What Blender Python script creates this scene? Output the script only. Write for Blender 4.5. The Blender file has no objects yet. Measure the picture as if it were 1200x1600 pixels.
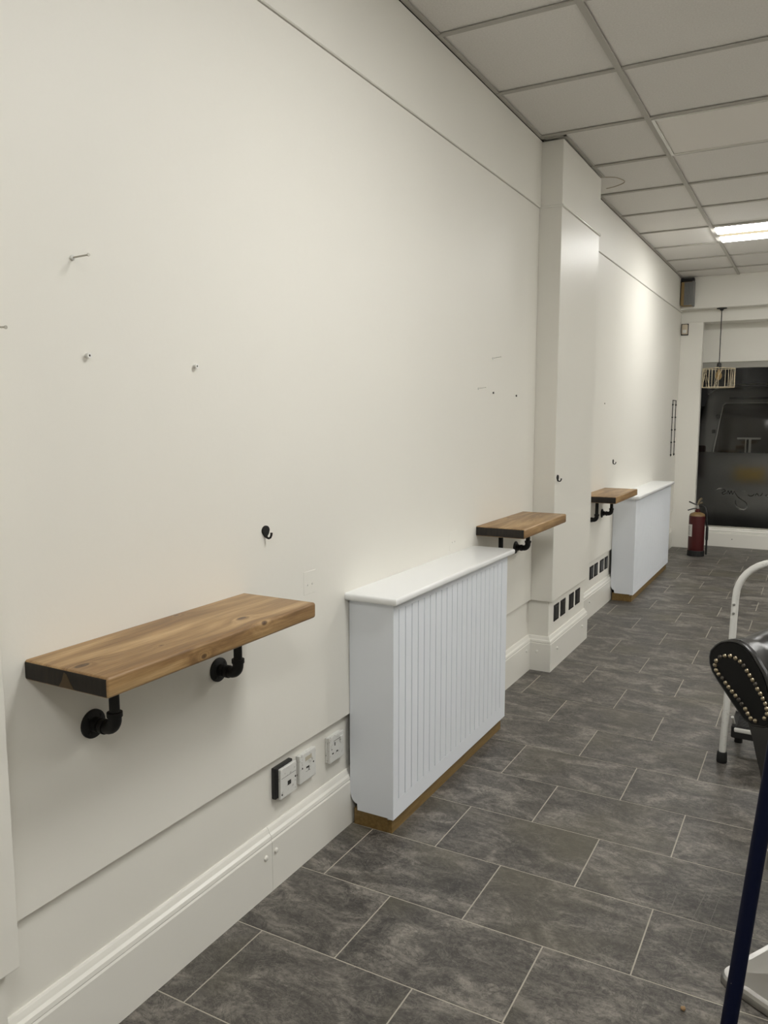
import bpy, bmesh, math, random
from mathutils import Vector, Matrix
random.seed(7)
S = bpy.context.scene
C = S.collection

# ------------------------------------------------------------------ camera
cam_d = bpy.data.cameras.new('camera'); cam = bpy.data.objects.new('camera', cam_d); C.objects.link(cam)
S.camera = cam
cam_d.sensor_fit = 'HORIZONTAL'; cam_d.sensor_width = 36.0
cam_d.lens = 1234.86 / 1200.0 * 36.0
cam_d.clip_start = 0.02; cam_d.clip_end = 100
yaw, pit = 0.5033, -0.1197
fw = Vector((-math.sin(yaw)*math.cos(pit), math.cos(yaw)*math.cos(pit), math.sin(pit)))
rt = Vector((math.cos(yaw), math.sin(yaw), 0)); up = rt.cross(fw)
M = Matrix((rt, up, -fw)).transposed().to_4x4(); M.translation = Vector((1.320, 0, 1.365))
cam.matrix_world = M

# ------------------------------------------------------------------ world, exposure
w = bpy.data.worlds.new('night'); S.world = w; w.use_nodes = True
w.node_tree.nodes['Background'].inputs[0].default_value = (0.006, 0.006, 0.006, 1)
w.node_tree.nodes['Background'].inputs[1].default_value = 0.6
vs = S.view_settings
vs.view_transform = 'Standard'; vs.look = 'None'; vs.gamma = 1; vs.use_curve_mapping = False
vs.exposure = 1.44
LAMP = 16.0            # radiance of the lit ceiling panels
LAMP_COL = (0.995, 0.985, 0.95)

# ------------------------------------------------------------------ node helpers
def newmat(name, col, rough=0.5, metal=0.0, spec=0.5, **k):
    m = bpy.data.materials.new(name); m.use_nodes = True
    b = m.node_tree.nodes['Principled BSDF']
    b.inputs['Base Color'].default_value = (*col, 1); b.inputs['Roughness'].default_value = rough
    b.inputs['Metallic'].default_value = metal; b.inputs['Specular IOR Level'].default_value = spec
    for a, v in k.items(): b.inputs[a].default_value = v
    return m
def nd(m, t, **k):
    n = m.node_tree.nodes.new(t)
    for a, v in k.items():
        if a.startswith('_'): setattr(n, a[1:], v)
        else: n.inputs[a.replace('__', ' ')].default_value = v
    return n
def lk(m, a, b): m.node_tree.links.new(a, b)
def coords(m, scale=(1, 1, 1), kind='Object'):
    tc = nd(m, 'ShaderNodeTexCoord'); mp = nd(m, 'ShaderNodeMapping'); mp.inputs['Scale'].default_value = scale
    lk(m, tc.outputs[kind], mp.inputs['Vector']); return mp.outputs['Vector']
def noise(m, vec, scale, detail=4, rough=0.55, dist=0.0):
    n = nd(m, 'ShaderNodeTexNoise'); n.inputs['Scale'].default_value = scale; n.inputs['Detail'].default_value = detail
    n.inputs['Roughness'].default_value = rough; n.inputs['Distortion'].default_value = dist
    lk(m, vec, n.inputs['Vector']); return n.outputs['Fac']
def ramp(m, fac, stops):
    r = nd(m, 'ShaderNodeValToRGB'); e = r.color_ramp.elements
    while len(e) < len(stops): e.new(0.5)
    for i, (p, c) in enumerate(stops):
        e[i].position = p; e[i].color = (*c, 1) if len(c) == 3 else c
    lk(m, fac, r.inputs['Fac']); return r.outputs['Color']
def mix(m, fac, a, b, mode='MIX'):
    n = nd(m, 'ShaderNodeMix', _data_type='RGBA', _blend_type=mode)
    for s, v in ((0, fac), (6, a), (7, b)):
        if hasattr(v, 'is_linked'): lk(m, v, n.inputs[s])
        elif isinstance(v, (int, float)): n.inputs[s].default_value = v
        else: n.inputs[s].default_value = (*v, 1)
    return n.outputs[2]
def bump(m, h, strength, dist=0.002):
    b = nd(m, 'ShaderNodeBump'); b.inputs['Strength'].default_value = strength; b.inputs['Distance'].default_value = dist
    lk(m, h, b.inputs['Height']); lk(m, b.outputs['Normal'], m.node_tree.nodes['Principled BSDF'].inputs['Normal'])
def bsdf(m, i): return m.node_tree.nodes['Principled BSDF'].inputs[i]
def math_(m, op, a, b=None, c=None, clamp=False):
    n = nd(m, 'ShaderNodeMath', _operation=op, _use_clamp=clamp)
    for i, v in enumerate((a, b, c)):
        if v is None: continue
        if hasattr(v, 'is_linked'): lk(m, v, n.inputs[i])
        else: n.inputs[i].default_value = v
    return n.outputs[0]

# ------------------------------------------------------------------ materials
def paint(name, col, rough, bs=0.25, bscale=60):
    m = newmat(name, col, rough)
    v = coords(m); n1 = noise(m, v, 1.3, 3); n2 = noise(m, v, bscale, 3)
    lk(m, mix(m, n1, tuple(c*0.975 for c in col), tuple(min(1, c*1.02) for c in col)), bsdf(m, 'Base Color'))
    n3 = noise(m, v, 5, 2)
    h = math_(m, 'MULTIPLY_ADD', n3, 3.0, n2)
    bump(m, h, bs, 0.0012); return m
m_wall = paint('wall_paint', (0.79, 0.772, 0.712), 0.5, 0.2)
m_trim = paint('gloss_trim_paint', (0.79, 0.775, 0.72), 0.27, 0.12, 30)
m_pil = paint('satin_pilaster_paint', (0.79, 0.772, 0.712), 0.40, 0.2)
m_pil.node_tree.nodes['Principled BSDF'].inputs['Specular IOR Level'].default_value = 0.35
m_white = paint('cover_paint', (0.815, 0.85, 0.905), 0.38, 0.08, 90)
m_white_gloss = newmat('cover_top_gloss', (0.84, 0.85, 0.85), 0.22)
m_raw = newmat('raw_mdf', (0.13, 0.09, 0.055), 0.75)
m_plinth = newmat('plinth_board', (0.20, 0.125, 0.035), 0.42)
v = coords(m_plinth, (20, 3, 20)); lk(m_plinth, ramp(m_plinth, noise(m_plinth, v, 4), [(0.3, (0.165, 0.10, 0.027)), (0.7, (0.25, 0.16, 0.055))]), bsdf(m_plinth, 'Base Color'))
m_iron = newmat('black_iron', (0.008, 0.008, 0.008), 0.55, 0.0, 0.35)
v = coords(m_iron); bump(m_iron, noise(m_iron, v, 220), 0.3, 0.0006)
m_black = newmat('black_plastic', (0.012, 0.012, 0.012), 0.4)
m_blackmatte = newmat('black_matte', (0.012, 0.012, 0.013), 0.7)
m_socket = newmat('white_plastic', (0.70, 0.70, 0.68), 0.3)
v = coords(m_socket); n = noise(m_socket, v, 90, 5); lk(m_socket, ramp(m_socket, n, [(0.30, (0.36, 0.35, 0.32)), (0.42, (0.70, 0.70, 0.67))]), bsdf(m_socket, 'Base Color'))
m_label = newmat('aged_label', (0.50, 0.46, 0.36), 0.5)
m_slot = newmat('slot_dark', (0.02, 0.018, 0.015), 0.6)

# floor tile: dark slate vinyl
def tile_mat():
    m = newmat('slate_tile', (0.1, 0.095, 0.088), 0.42)
    tc = nd(m, 'ShaderNodeTexCoord'); oi = nd(m, 'ShaderNodeObjectInfo')
    cm = nd(m, 'ShaderNodeCombineXYZ')
    r = oi.outputs['Random']
    lk(m, math_(m, 'MULTIPLY', r, 37.0), cm.inputs[0]); lk(m, math_(m, 'MULTIPLY', r, 91.0), cm.inputs[1]); lk(m, math_(m, 'MULTIPLY', r, 13.0), cm.inputs[2])
    ad = nd(m, 'ShaderNodeVectorMath', _operation='ADD'); lk(m, tc.outputs['Object'], ad.inputs[0]); lk(m, cm.outputs[0], ad.inputs[1])
    v = ad.outputs[0]
    sm = nd(m, 'ShaderNodeMapping'); sm.inputs['Scale'].default_value = (0.7, 1.3, 1); lk(m, v, sm.inputs['Vector'])
    cloud = noise(m, sm.outputs['Vector'], 7.5, 9, 0.68, 0.8)
    base = ramp(m, cloud, [(0.32, (0.068, 0.062, 0.055)), (0.5, (0.145, 0.132, 0.117)), (0.63, (0.30, 0.275, 0.24))])
    fine = noise(m, v, 75, 8, 0.8)
    base = mix(m, 0.8, base, ramp(m, fine, [(0.34, (0.30, 0.30, 0.30)), (0.5, (0.70, 0.70, 0.70)), (0.64, (1, 1, 1))]), 'MULTIPLY')
    mus = nd(m, 'ShaderNodeMapping'); mus.inputs['Scale'].default_value = (1, 1.8, 1); lk(m, v, mus.inputs['Vector'])
    vein = noise(m, mus.outputs['Vector'], 9, 9, 0.78, 1.2)
    d = math_(m, 'ABSOLUTE', math_(m, 'SUBTRACT', vein, 0.5))
    crack = ramp(m, d, [(0.0, (0.25, 0.25, 0.25)), (0.035, (1, 1, 1))])
    base = mix(m, 0.75, base, crack, 'MULTIPLY')
    wv = noise(m, v, 16, 6, 0.7, 2.2)
    lt = ramp(m, math_(m, 'ABSOLUTE', math_(m, 'SUBTRACT', wv, 0.56)), [(0.0, (1, 1, 1)), (0.018, (0, 0, 0))])
    base = mix(m, math_(m, 'MULTIPLY', lt, 0.35), base, (0.32, 0.30, 0.26))
    # olive / warm clouding on part of the tiles
    ol = noise(m, v, 2.6, 2, 0.5)
    f = ramp(m, ol, [(0.52, (0, 0, 0)), (0.72, (1, 1, 1))])
    base = mix(m, math_(m, 'MULTIPLY', f, 0.55), base, (0.098, 0.088, 0.060))
    vor = nd(m, 'ShaderNodeTexVoronoi'); vor.inputs['Scale'].default_value = 26; lk(m, v, vor.inputs['Vector'])
    sp = ramp(m, vor.outputs['Distance'], [(0.0, (1, 1, 1)), (0.045, (0, 0, 0))])
    gate = ramp(m, noise(m, v, 9, 2), [(0.52, (0, 0, 0)), (0.58, (1, 1, 1))])
    base = mix(m, math_(m, 'MULTIPLY', math_(m, 'MULTIPLY', sp, gate), 0.6), base, (0.34, 0.33, 0.31))
    lk(m, base, bsdf(m, 'Base Color'))
    lk(m, math_(m, 'MULTIPLY_ADD', fine, 0.25, 0.34), bsdf(m, 'Roughness'))
    bump(m, math_(m, 'ADD', math_(m, 'MULTIPLY', fine, 0.8), vein), 0.35, 0.0012)
    return m
m_tile = tile_mat()
m_grout = newmat('grout', (0.40, 0.37, 0.31), 0.7)
m_ceil = newmat('ceiling_tile_face', (0.74, 0.71, 0.67), 0.8)
v = coords(m_ceil); nn = noise(m_ceil, v, 140, 4, 0.7); lk(m_ceil, ramp(m_ceil, nn, [(0.35, (0.77, 0.745, 0.71)), (0.6, (0.84, 0.815, 0.78))]), bsdf(m_ceil, 'Base Color')); bump(m_ceil, nn, 0.35, 0.001)
m_grid = newmat('ceiling_grid_metal', (0.50, 0.48, 0.44), 0.65)
m_void = newmat('ceiling_void', (0.05, 0.05, 0.05), 0.9)
m_stain = newmat('water_stain', (0.55, 0.49, 0.40), 0.8)

def wood(name, knots, seed):
    m = newmat(name, (0.4, 0.25, 0.12), 0.42)
    tc = nd(m, 'ShaderNodeTexCoord')
    mp = nd(m, 'ShaderNodeMapping'); mp.inputs['Location'].default_value = (seed, seed*2.3, seed*0.7); lk(m, tc.outputs['Object'], mp.inputs['Vector'])
    kd = None
    for (kx, ky, kz, r) in knots:
        sub = nd(m, 'ShaderNodeVectorMath', _operation='SUBTRACT'); lk(m, tc.outputs['Object'], sub.inputs[0]); sub.inputs[1].default_value = (kx, ky, kz)
        sc = nd(m, 'ShaderNodeVectorMath', _operation='MULTIPLY'); lk(m, sub.outputs[0], sc.inputs[0]); sc.inputs[1].default_value = (1/r, 0.5/r, 0.8/r)
        ln = nd(m, 'ShaderNodeVectorMath', _operation='LENGTH'); lk(m, sc.outputs[0], ln.inputs[0])
        kd = ln.outputs['Value'] if kd is None else math_(m, 'MINIMUM', kd, ln.outputs['Value'])
    st = nd(m, 'ShaderNodeMapping'); st.inputs['Scale'].default_value = (14, 1.1, 14); lk(m, mp.outputs[0], st.inputs['Vector'])
    infl = math_(m, 'DIVIDE', 1.5, math_(m, 'ADD', kd, 0.6))
    off = nd(m, 'ShaderNodeCombineXYZ'); lk(m, infl, off.inputs[0])
    ad = nd(m, 'ShaderNodeVectorMath', _operation='ADD'); lk(m, st.outputs[0], ad.inputs[0]); lk(m, off.outputs[0], ad.inputs[1])
    g = noise(m, ad.outputs[0], 1.6, 5, 0.6, 0.5)
    col = ramp(m, g, [(0.28, (0.17, 0.092, 0.038)), (0.42, (0.27, 0.156, 0.064)), (0.56, (0.40, 0.252, 0.112)), (0.72, (0.56, 0.380, 0.195))])
    st2 = nd(m, 'ShaderNodeMapping'); st2.inputs['Scale'].default_value = (160, 5, 160); lk(m, mp.outputs[0], st2.inputs['Vector'])
    f = noise(m, st2.outputs[0], 1.5, 4, 0.7)
    col = mix(m, 0.6, col, ramp(m, f, [(0.3, (0.45, 0.42, 0.38)), (0.6, (1, 1, 1))]), 'MULTIPLY')
    kc = ramp(m, kd, [(0.0, (0.05, 0.027, 0.012)), (0.5, (0.13, 0.07, 0.03)), (0.8, (0.02, 0.012, 0.006)), (1.0, (0.15, 0.08, 0.035))])
    kd = math_(m, 'MULTIPLY_ADD', g, 0.9, math_(m, 'SUBTRACT', kd, 0.45))
    kf = ramp(m, kd, [(0.55, (1, 1, 1)), (1.0, (0, 0, 0))])
    col = mix(m, kf, col, kc)
    lk(m, col, bsdf(m, 'Base Color')); bump(m, f, 0.3, 0.0012)
    return m
m_end = newmat('scorched_end_grain', (0.02, 0.016, 0.012), 0.7)
v = coords(m_end, (60, 60, 8)); lk(m_end, ramp(m_end, noise(m_end, v, 1.5, 4), [(0.3, (0.005, 0.004, 0.003)), (0.75, (0.022, 0.015, 0.009))]), bsdf(m_end, 'Base Color'))
m_chock = newmat('end_grain_heart', (0.07, 0.042, 0.014), 0.6)
m_leather = newmat('black_leather', (0.010, 0.0095, 0.009), 0.30, 0.0, 0.6)
v = coords(m_leather); bump(m_leather, math_(m_leather, 'MULTIPLY_ADD', noise(m_leather, v, 9, 2), 6.0, noise(m_leather, v, 260, 3)), 0.22, 0.0012)
m_leather2 = newmat('black_leather_panel', (0.004, 0.004, 0.004), 0.5, 0.0, 0.25)
m_brass = newmat('antique_brass', (0.40, 0.34, 0.24), 0.28, 1.0)
m_brassdull = newmat('tarnished_stud', (0.07, 0.062, 0.052), 0.4, 0.6)
m_chrome = newmat('brushed_steel', (0.50, 0.49, 0.47), 0.33, 1.0)
m_steel = newmat('satin_steel', (0.42, 0.41, 0.39), 0.36, 1.0)
m_stool = newmat('white_enamel_tube', (0.74, 0.735, 0.70), 0.3)
v = coords(m_stool); lk(m_stool, ramp(m_stool, noise(m_stool, v, 38, 6, 0.75), [(0.30, (0.42, 0.40, 0.36)), (0.42, (0.74, 0.735, 0.70))]), bsdf(m_stool, 'Base Color'))
m_navy = newmat('navy_enamel', (0.0015, 0.0035, 0.020), 0.55, 0.0, 0.15)
v = coords(m_navy); n_ = noise(m_navy, v, 70, 3, 0.6); lk(m_navy, ramp(m_navy, n_, [(0.745, (0.0015, 0.0035, 0.020)), (0.76, (0.30, 0.26, 0.20))]), bsdf(m_navy, 'Base Color'))
m_red = newmat('red_enamel', (0.055, 0.0015, 0.002), 0.4)
m_cream = newmat('cream_band', (0.20, 0.125, 0.05), 0.45)
m_paper = newmat('paper_label', (0.62, 0.61, 0.57), 0.6)
m_ink = newmat('grey_print', (0.22, 0.22, 0.22), 0.6)
m_grey = newmat('grey_plastic', (0.19, 0.19, 0.185), 0.5)
m_tan = newmat('yellowed_plastic', (0.30, 0.20, 0.08), 0.5)
m_ivory = newmat('ivory_plastic', (0.55, 0.47, 0.36), 0.45)
m_rod = newmat('pale_cane_rod', (0.72, 0.62, 0.44), 0.4)
m_rod2 = newmat('copper_wire', (0.55, 0.26, 0.09), 0.35, 0.7)
m_frame = newmat('window_frame_paint', (0.34, 0.33, 0.29), 0.45)
m_van = newmat('grey_car_paint', (0.26, 0.255, 0.245), 0.35, 0.1)
m_vanglass = newmat('car_glass', (0.012, 0.011, 0.010), 0.08)
m_rubber = newmat('rubber', (0.008, 0.008, 0.008), 0.7)
m_plate = newmat('yellow_plate', (0.42, 0.27, 0.03), 0.5)
m_tail = newmat('tail_lamp', (0.02, 0.006, 0.006), 0.25)
m_off = newmat('unlit_diffuser', (0.90, 0.865, 0.82), 0.7)
m_asphalt = newmat('asphalt', (0.02, 0.02, 0.02), 0.85)
v = coords(m_asphalt); lk(m_asphalt, ramp(m_asphalt, noise(m_asphalt, v, 60), [(0.3, (0.012, 0.012, 0.012)), (0.7, (0.03, 0.03, 0.03))]), bsdf(m_asphalt, 'Base Color'))
m_silver = newmat('silver_vinyl', (0.34, 0.33, 0.31), 0.35, 0.3)
m_dkvinyl = newmat('black_vinyl', (0.004, 0.004, 0.004), 0.4)

def emit(name, col, s):
    m = bpy.data.materials.new(name); m.use_nodes = True; t = m.node_tree; t.nodes.clear()
    e = t.nodes.new('ShaderNodeEmission'); e.inputs[0].default_value = (*col, 1); e.inputs[1].default_value = s
    o = t.nodes.new('ShaderNodeOutputMaterial'); t.links.new(e.outputs[0], o.inputs[0]); return m
m_emit = emit('lit_diffuser', LAMP_COL, LAMP)
m_emit_far = emit('lit_diffuser_older_tubes', LAMP_COL, LAMP*0.66)  # far panel dimmed so the wall beside it is not overbright
m_emit2 = emit('lit_diffuser_centre', (1.0, 0.86, 0.56), 0.31)
def glass(name, rough, tint, gl):
    m = bpy.data.materials.new(name); m.use_nodes = True; t = m.node_tree; t.nodes.clear()
    o = t.nodes.new('ShaderNodeOutputMaterial'); mx = t.nodes.new('ShaderNodeMixShader')
    g = t.nodes.new('ShaderNodeBsdfGlossy'); g.inputs['Roughness'].default_value = gl; g.inputs['Color'].default_value = (0.6, 0.6, 0.6, 1)
    f = t.nodes.new('ShaderNodeFresnel'); f.inputs[0].default_value = 1.45
    if rough > 0:
        b = t.nodes.new('ShaderNodeBsdfRefraction'); b.inputs['Roughness'].default_value = rough; b.inputs['IOR'].default_value = 1.12
    else:
        b = t.nodes.new('ShaderNodeBsdfTransparent')
    b.inputs['Color'].default_value = (*tint, 1)
    t.links.new(f.outputs[0], mx.inputs[0]); t.links.new(b.outputs[0], mx.inputs[1]); t.links.new(g.outputs[0], mx.inputs[2])
    t.links.new(mx.outputs[0], o.inputs[0]); return m
m_glass = glass('clear_pane', 0, (0.90, 0.90, 0.89), 0.0)
m_frost = glass('frosted_film', 0.46, (0.85, 0.85, 0.84), 0.45)

# ------------------------------------------------------------------ mesh helpers
def rootmat(p):
    m = Matrix.Identity(4)
    while p is not None:
        m = Matrix.Translation(p.location) @ p.rotation_euler.to_matrix().to_4x4() @ m; p = p.parent
    return m
def obj(name, bm, mats, parent=None, world=False, smooth=False):
    if world and parent is not None: bm.transform(rootmat(parent).inverted())
    bmesh.ops.recalc_face_normals(bm, faces=bm.faces[:])
    me = bpy.data.meshes.new(name); bm.to_mesh(me); bm.free()
    for m in (mats if isinstance(mats, (list, tuple)) else [mats]): me.materials.append(m)
    if smooth:
        for p in me.polygons: p.use_smooth = True
        try: me.set_sharp_from_angle(angle=math.radians(38))
        except Exception: pass
    o = bpy.data.objects.new(name, me); C.objects.link(o); o.parent = parent
    return o
def objs(name, bm, mats, parent=None, world=False, smooth=False):
    """one object per loose piece of bm"""
    bm.verts.index_update(); seen = set(); out = []
    bm.verts.ensure_lookup_table()
    for v0 in bm.verts:
        if v0.index in seen: continue
        st_ = [v0]; seen.add(v0.index); comp = []
        while st_:
            q = st_.pop(); comp.append(q)
            for e in q.link_edges:
                o_ = e.other_vert(q)
                if o_.index not in seen: seen.add(o_.index); st_.append(o_)
        nb = bmesh.new(); mp_ = {q.index: nb.verts.new(q.co) for q in comp}
        for f in {f for q in comp for f in q.link_faces}:
            nf = nb.faces.new([mp_[q.index] for q in f.verts]); nf.material_index = f.material_index
        out.append(obj(name, nb, mats, parent, world, smooth))
    bm.free(); return out
def tag(o, label, cat, group=None, kind=None):
    if label: o['label'] = label
    if cat: o['category'] = cat
    if group: o['group'] = group
    if kind: o['kind'] = kind
    return o
def struct(o, label=None, cat='structure'):
    o['kind'] = 'structure'
    if label: o['label'] = label; o['category'] = cat
    return o
def thing(name, loc, label, cat, rz=0, group=None):
    o = bpy.data.objects.new(name, None); C.objects.link(o); o.location = loc; o.rotation_euler = (0, 0, rz)
    o.empty_display_size = 0.05
    return tag(o, label, cat, group)
def relabel(o, l): o['label'] = l; return o
def abox(bm, x0, x1, y0, y1, z0, z1, bev=0, seg=1, mi=0):
    r = bmesh.ops.create_cube(bm, size=1); vs_ = r['verts']
    bmesh.ops.scale(bm, vec=(x1-x0, y1-y0, z1-z0), verts=vs_)
    bmesh.ops.translate(bm, vec=((x0+x1)/2, (y0+y1)/2, (z0+z1)/2), verts=vs_)
    fs = set(f for v_ in vs_ for f in v_.link_faces)
    for f in fs: f.material_index = mi
    if bev > 0:
        es = list(set(e for v_ in vs_ for e in v_.link_edges))
        bmesh.ops.bevel(bm, geom=es, offset=bev, segments=seg, profile=0.5, affect='EDGES')
    return bm
def bx(*a, **k): return abox(bmesh.new(), *a, **k)
def box(name, dims, mat, parent=None, bev=0, seg=1, world=False, smooth=False):
    return obj(name, bx(*dims, bev=bev, seg=seg), mat, parent, world, smooth)
def atube(bm, pts, r, n=12, cap=True, closed=False, mi=0):
    pts = [Vector(p) for p in pts]; N = len(pts); rings = []
    rr = r if isinstance(r, (list, tuple)) else [r]*N
    t0 = (pts[1]-pts[0]).normalized(); ref = Vector((0, 0, 1)) if abs(t0.z) < 0.9 else Vector((1, 0, 0))
    u = t0.cross(ref).normalized()
    for i, p in enumerate(pts):
        if closed: t = (pts[(i+1) % N]-pts[i-1]).normalized()
        else:
            a = (p-pts[i-1]).normalized() if i > 0 else None; b = (pts[i+1]-p).normalized() if i < N-1 else None
            t = a if b is None else b if a is None else (a+b).normalized()
        u = (u-t*u.dot(t)).normalized(); v_ = t.cross(u)
        rings.append([bm.verts.new(p+(u*math.cos(2*math.pi*k/n)+v_*math.sin(2*math.pi*k/n))*rr[i]) for k in range(n)])
    for i in range(N if closed else N-1):
        a, b = rings[i], rings[(i+1) % N]
        for k in range(n):
            f = bm.faces.new((a[k], a[(k+1) % n], b[(k+1) % n], b[k])); f.material_index = mi
    if cap and not closed:
        bm.faces.new(rings[0][::-1]).material_index = mi; bm.faces.new(rings[-1]).material_index = mi
    return bm
def tube(*a, **k): return atube(bmesh.new(), *a, **k)
def alathe(bm, prof, center=(0, 0, 0), axis='z', n=24, mi=0):
    c = Vector(center); rings = []
    for r, h in prof:
        ring = []
        for k in range(n):
            a = 2*math.pi*k/n
            if axis == 'z': p = Vector((r*math.cos(a), r*math.sin(a), h))
            elif axis == 'x': p = Vector((h, r*math.cos(a), r*math.sin(a)))
            else: p = Vector((r*math.cos(a), h, r*math.sin(a)))
            ring.append(bm.verts.new(c+p))
        rings.append(ring)
    for a, b in zip(rings, rings[1:]):
        for k in range(n):
            bm.faces.new((a[k], a[(k+1) % n], b[(k+1) % n], b[k])).material_index = mi
    bm.faces.new(rings[0][::-1]).material_index = mi; bm.faces.new(rings[-1]).material_index = mi
    return bm
def lathe(*a, **k): return alathe(bmesh.new(), *a, **k)
def aprism(bm, poly, axis, a0, a1, mi=0):
    """poly in the two remaining axes, extruded along axis from a0 to a1"""
    def P(u, v_, a): return {'x': (a, u, v_), 'y': (u, a, v_), 'z': (u, v_, a)}[axis]
    A = [bm.verts.new(P(u, v_, a0)) for u, v_ in poly]; B = [bm.verts.new(P(u, v_, a1)) for u, v_ in poly]
    n = len(poly)
    bm.faces.new(A[::-1]).material_index = mi; bm.faces.new(B).material_index = mi
    for i in range(n): bm.faces.new((A[i], A[(i+1) % n], B[(i+1) % n], B[i])).material_index = mi
    return bm
def prism(*a, **k): return aprism(bmesh.new(), *a, **k)
def moulding(name, prof, pathf, mat, parent=None):
    """prof: list of (d, z); pathf(d) -> list of (x, y) offset by d (mitred)"""
    bm = bmesh.new(); cols = []
    for d, z in prof: cols.append([bm.verts.new((x, y, z)) for x, y in pathf(d)])
    n = len(cols[0])
    for i in range(len(cols)):
        a, b = cols[i], cols[(i+1) % len(cols)]
        for k in range(n-1): bm.faces.new((a[k], a[k+1], b[k+1], b[k]))
    bm.faces.new([c[0] for c in cols]); bm.faces.new([c[-1] for c in cols][::-1])
    return obj(name, bm, mat, parent)

# ================================================================== STRUCTURE
H = 2.747; YF = 8.60; YG = 9.02; XR = 3.56; YN = -3.0
# ---- floor with individual tiles
floor = struct(box('floor', (-0.05, XR, YN, 9.10, -0.06, -0.0008), m_grout))
TL, TW, G = 0.45, 0.30, 0.0018
tm = {}
def tile_mesh(x0, x1, y0, y1):
    key = (round(x1-x0, 3), round(y1-y0, 3))
    if key not in tm:
        bm = bx(-(x1-x0)/2, (x1-x0)/2, -(y1-y0)/2, (y1-y0)/2, -0.004, 0)
        for e in list(bm.edges):
            pass
        top = [e for e in bm.edges if all(abs(v_.co.z) < 1e-6 for v_ in e.verts)]
        bmesh.ops.bevel(bm, geom=top, offset=0.0006, segments=1, affect='EDGES')
        me = bpy.data.meshes.new('tile'); bm.to_mesh(me); bm.free(); me.materials.append(m_tile); tm[key] = me
    return tm[key]
rest = bmesh.new()
for k in range(-15, 27):
    y0 = 1.267+k*TW+G; y1 = y0+TW-2*G
    if y0 > 9.02: continue
    y1 = min(y1, 9.05); y0 = max(y0, YN)
    off = 0.085 if k % 2 == 0 else 0.313
    n = -2
    while off+n*TL < XR:
        a, b = max(off+n*TL, -0.04)+G, min(off+(n+1)*TL, XR)-G
        n += 1
        if b-a < 0.01: continue
        if y1 < 0.6 or a > 2.2:
            abox(rest, a, b, y0, y1, -0.004, 0); continue
        o = bpy.data.objects.new('tile', tile_mesh(a, b, y0, y1)); C.objects.link(o); o.parent = floor
        o.location = ((a+b)/2, (y0+y1)/2, 0)
o = obj('tile_field', rest, m_tile, floor); o['kind'] = 'stuff'

# scratches worn into the tiles by chair feet
m_scr = newmat('scratch_mark', (0.20, 0.19, 0.17), 0.7)
SCR = [((1.111, 2.375), (1.079, 2.098)), ((1.145, 2.35), (1.119, 2.023)), ((1.101, 2.233), (1.09, 2.021)), ((1.197, 2.172), (1.189, 2.112)), ((1.128, 2.413), (1.111, 2.262)), ((1.033, 2.288), (1.027, 2.163)), ((0.948, 1.854), (0.991, 1.812)), ((0.954, 1.855), (0.969, 1.865))]
for (ax, ay), (bx_, by_) in SCR:
    d_ = Vector((bx_-ax, by_-ay, 0)); n0 = Vector((-d_.y, d_.x, 0)).normalized()*0.0007; a_ = Vector((ax, ay, 0)); bmS = bmesh.new()
    q0 = [a_, a_+d_*0.3+n0, a_+d_*0.7+n0, a_+d_, a_+d_*0.7-n0, a_+d_*0.3-n0]
    aprism(bmS, [(p.x, p.y) for p in q0], 'z', -0.0003, 0.00015)
    obj('scratch', bmS, m_scr, floor)

# ---- left wall: recessed lower wall, proud panel, frieze band, two pilasters
LX, PX, FX = -0.018, 0.0, 0.006       # lower wall, panel face, frieze face
wall = struct(box('wall_left', (-0.20, LX, YN, 9.10, 0, H), m_wall))
ZD, ZR = 0.385, 2.42
def wpart(name, dims, bev=0.0015, parent=wall): return box(name, dims, m_wall, parent, bev=bev)
P0, P1a, P1b = 0.834, 4.040, 4.800
for a, b in ((P0-0.015, P1a+0.012), (P1b-0.012, YF+0.1)):
    wpart('panel', (LX-0.02, PX, a, b, ZD, ZR-0.002)); wpart('frieze', (LX-0.02, FX, a, b, ZR, H-0.003), 0.003)
for a, b in ((YN+0.01, P0), (P1a, P1b)):
    pl = box('pilaster', (LX-0.02, 0.094, a+0.018 if a > 0 else a, b-0.016, 0, H-0.004), m_wall, wall)
    box('panel', (LX-0.01, 0.116, a, b, ZD, ZR-0.003), m_pil, pl, bev=0.002)
    box('frieze', (LX-0.01, 0.118, a-0.001, b+0.001, ZR+0.006, H-0.008), m_wall, pl, bev=0.003)
    box('bead', (LX-0.01, 0.125, a-0.004, b+0.006, ZR-0.006, ZR+0.008), m_trim, pl, bev=0.005, seg=3, smooth=True)
# painted-over patches and old fixings on the panel
for (y, z, s) in ((1.935, 0.872, 0.032), (2.996, 0.853, 0.036)):
    pt = box('patch', (-0.001, 0.0009, y-s, y+s, z-s*1.1, z+s*1.1), m_wall, wall, bev=0.0008)
    b2 = bmesh.new()
    for dy in (-0.012, 0.012): alathe(b2, [(0.0032, 0.0003), (0.0032, 0.0027), (0.0018, 0.0028)], (0, y+dy, z-0.006), 'x', 10)
    objs('filler_dot', b2, m_trim, pt)

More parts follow.
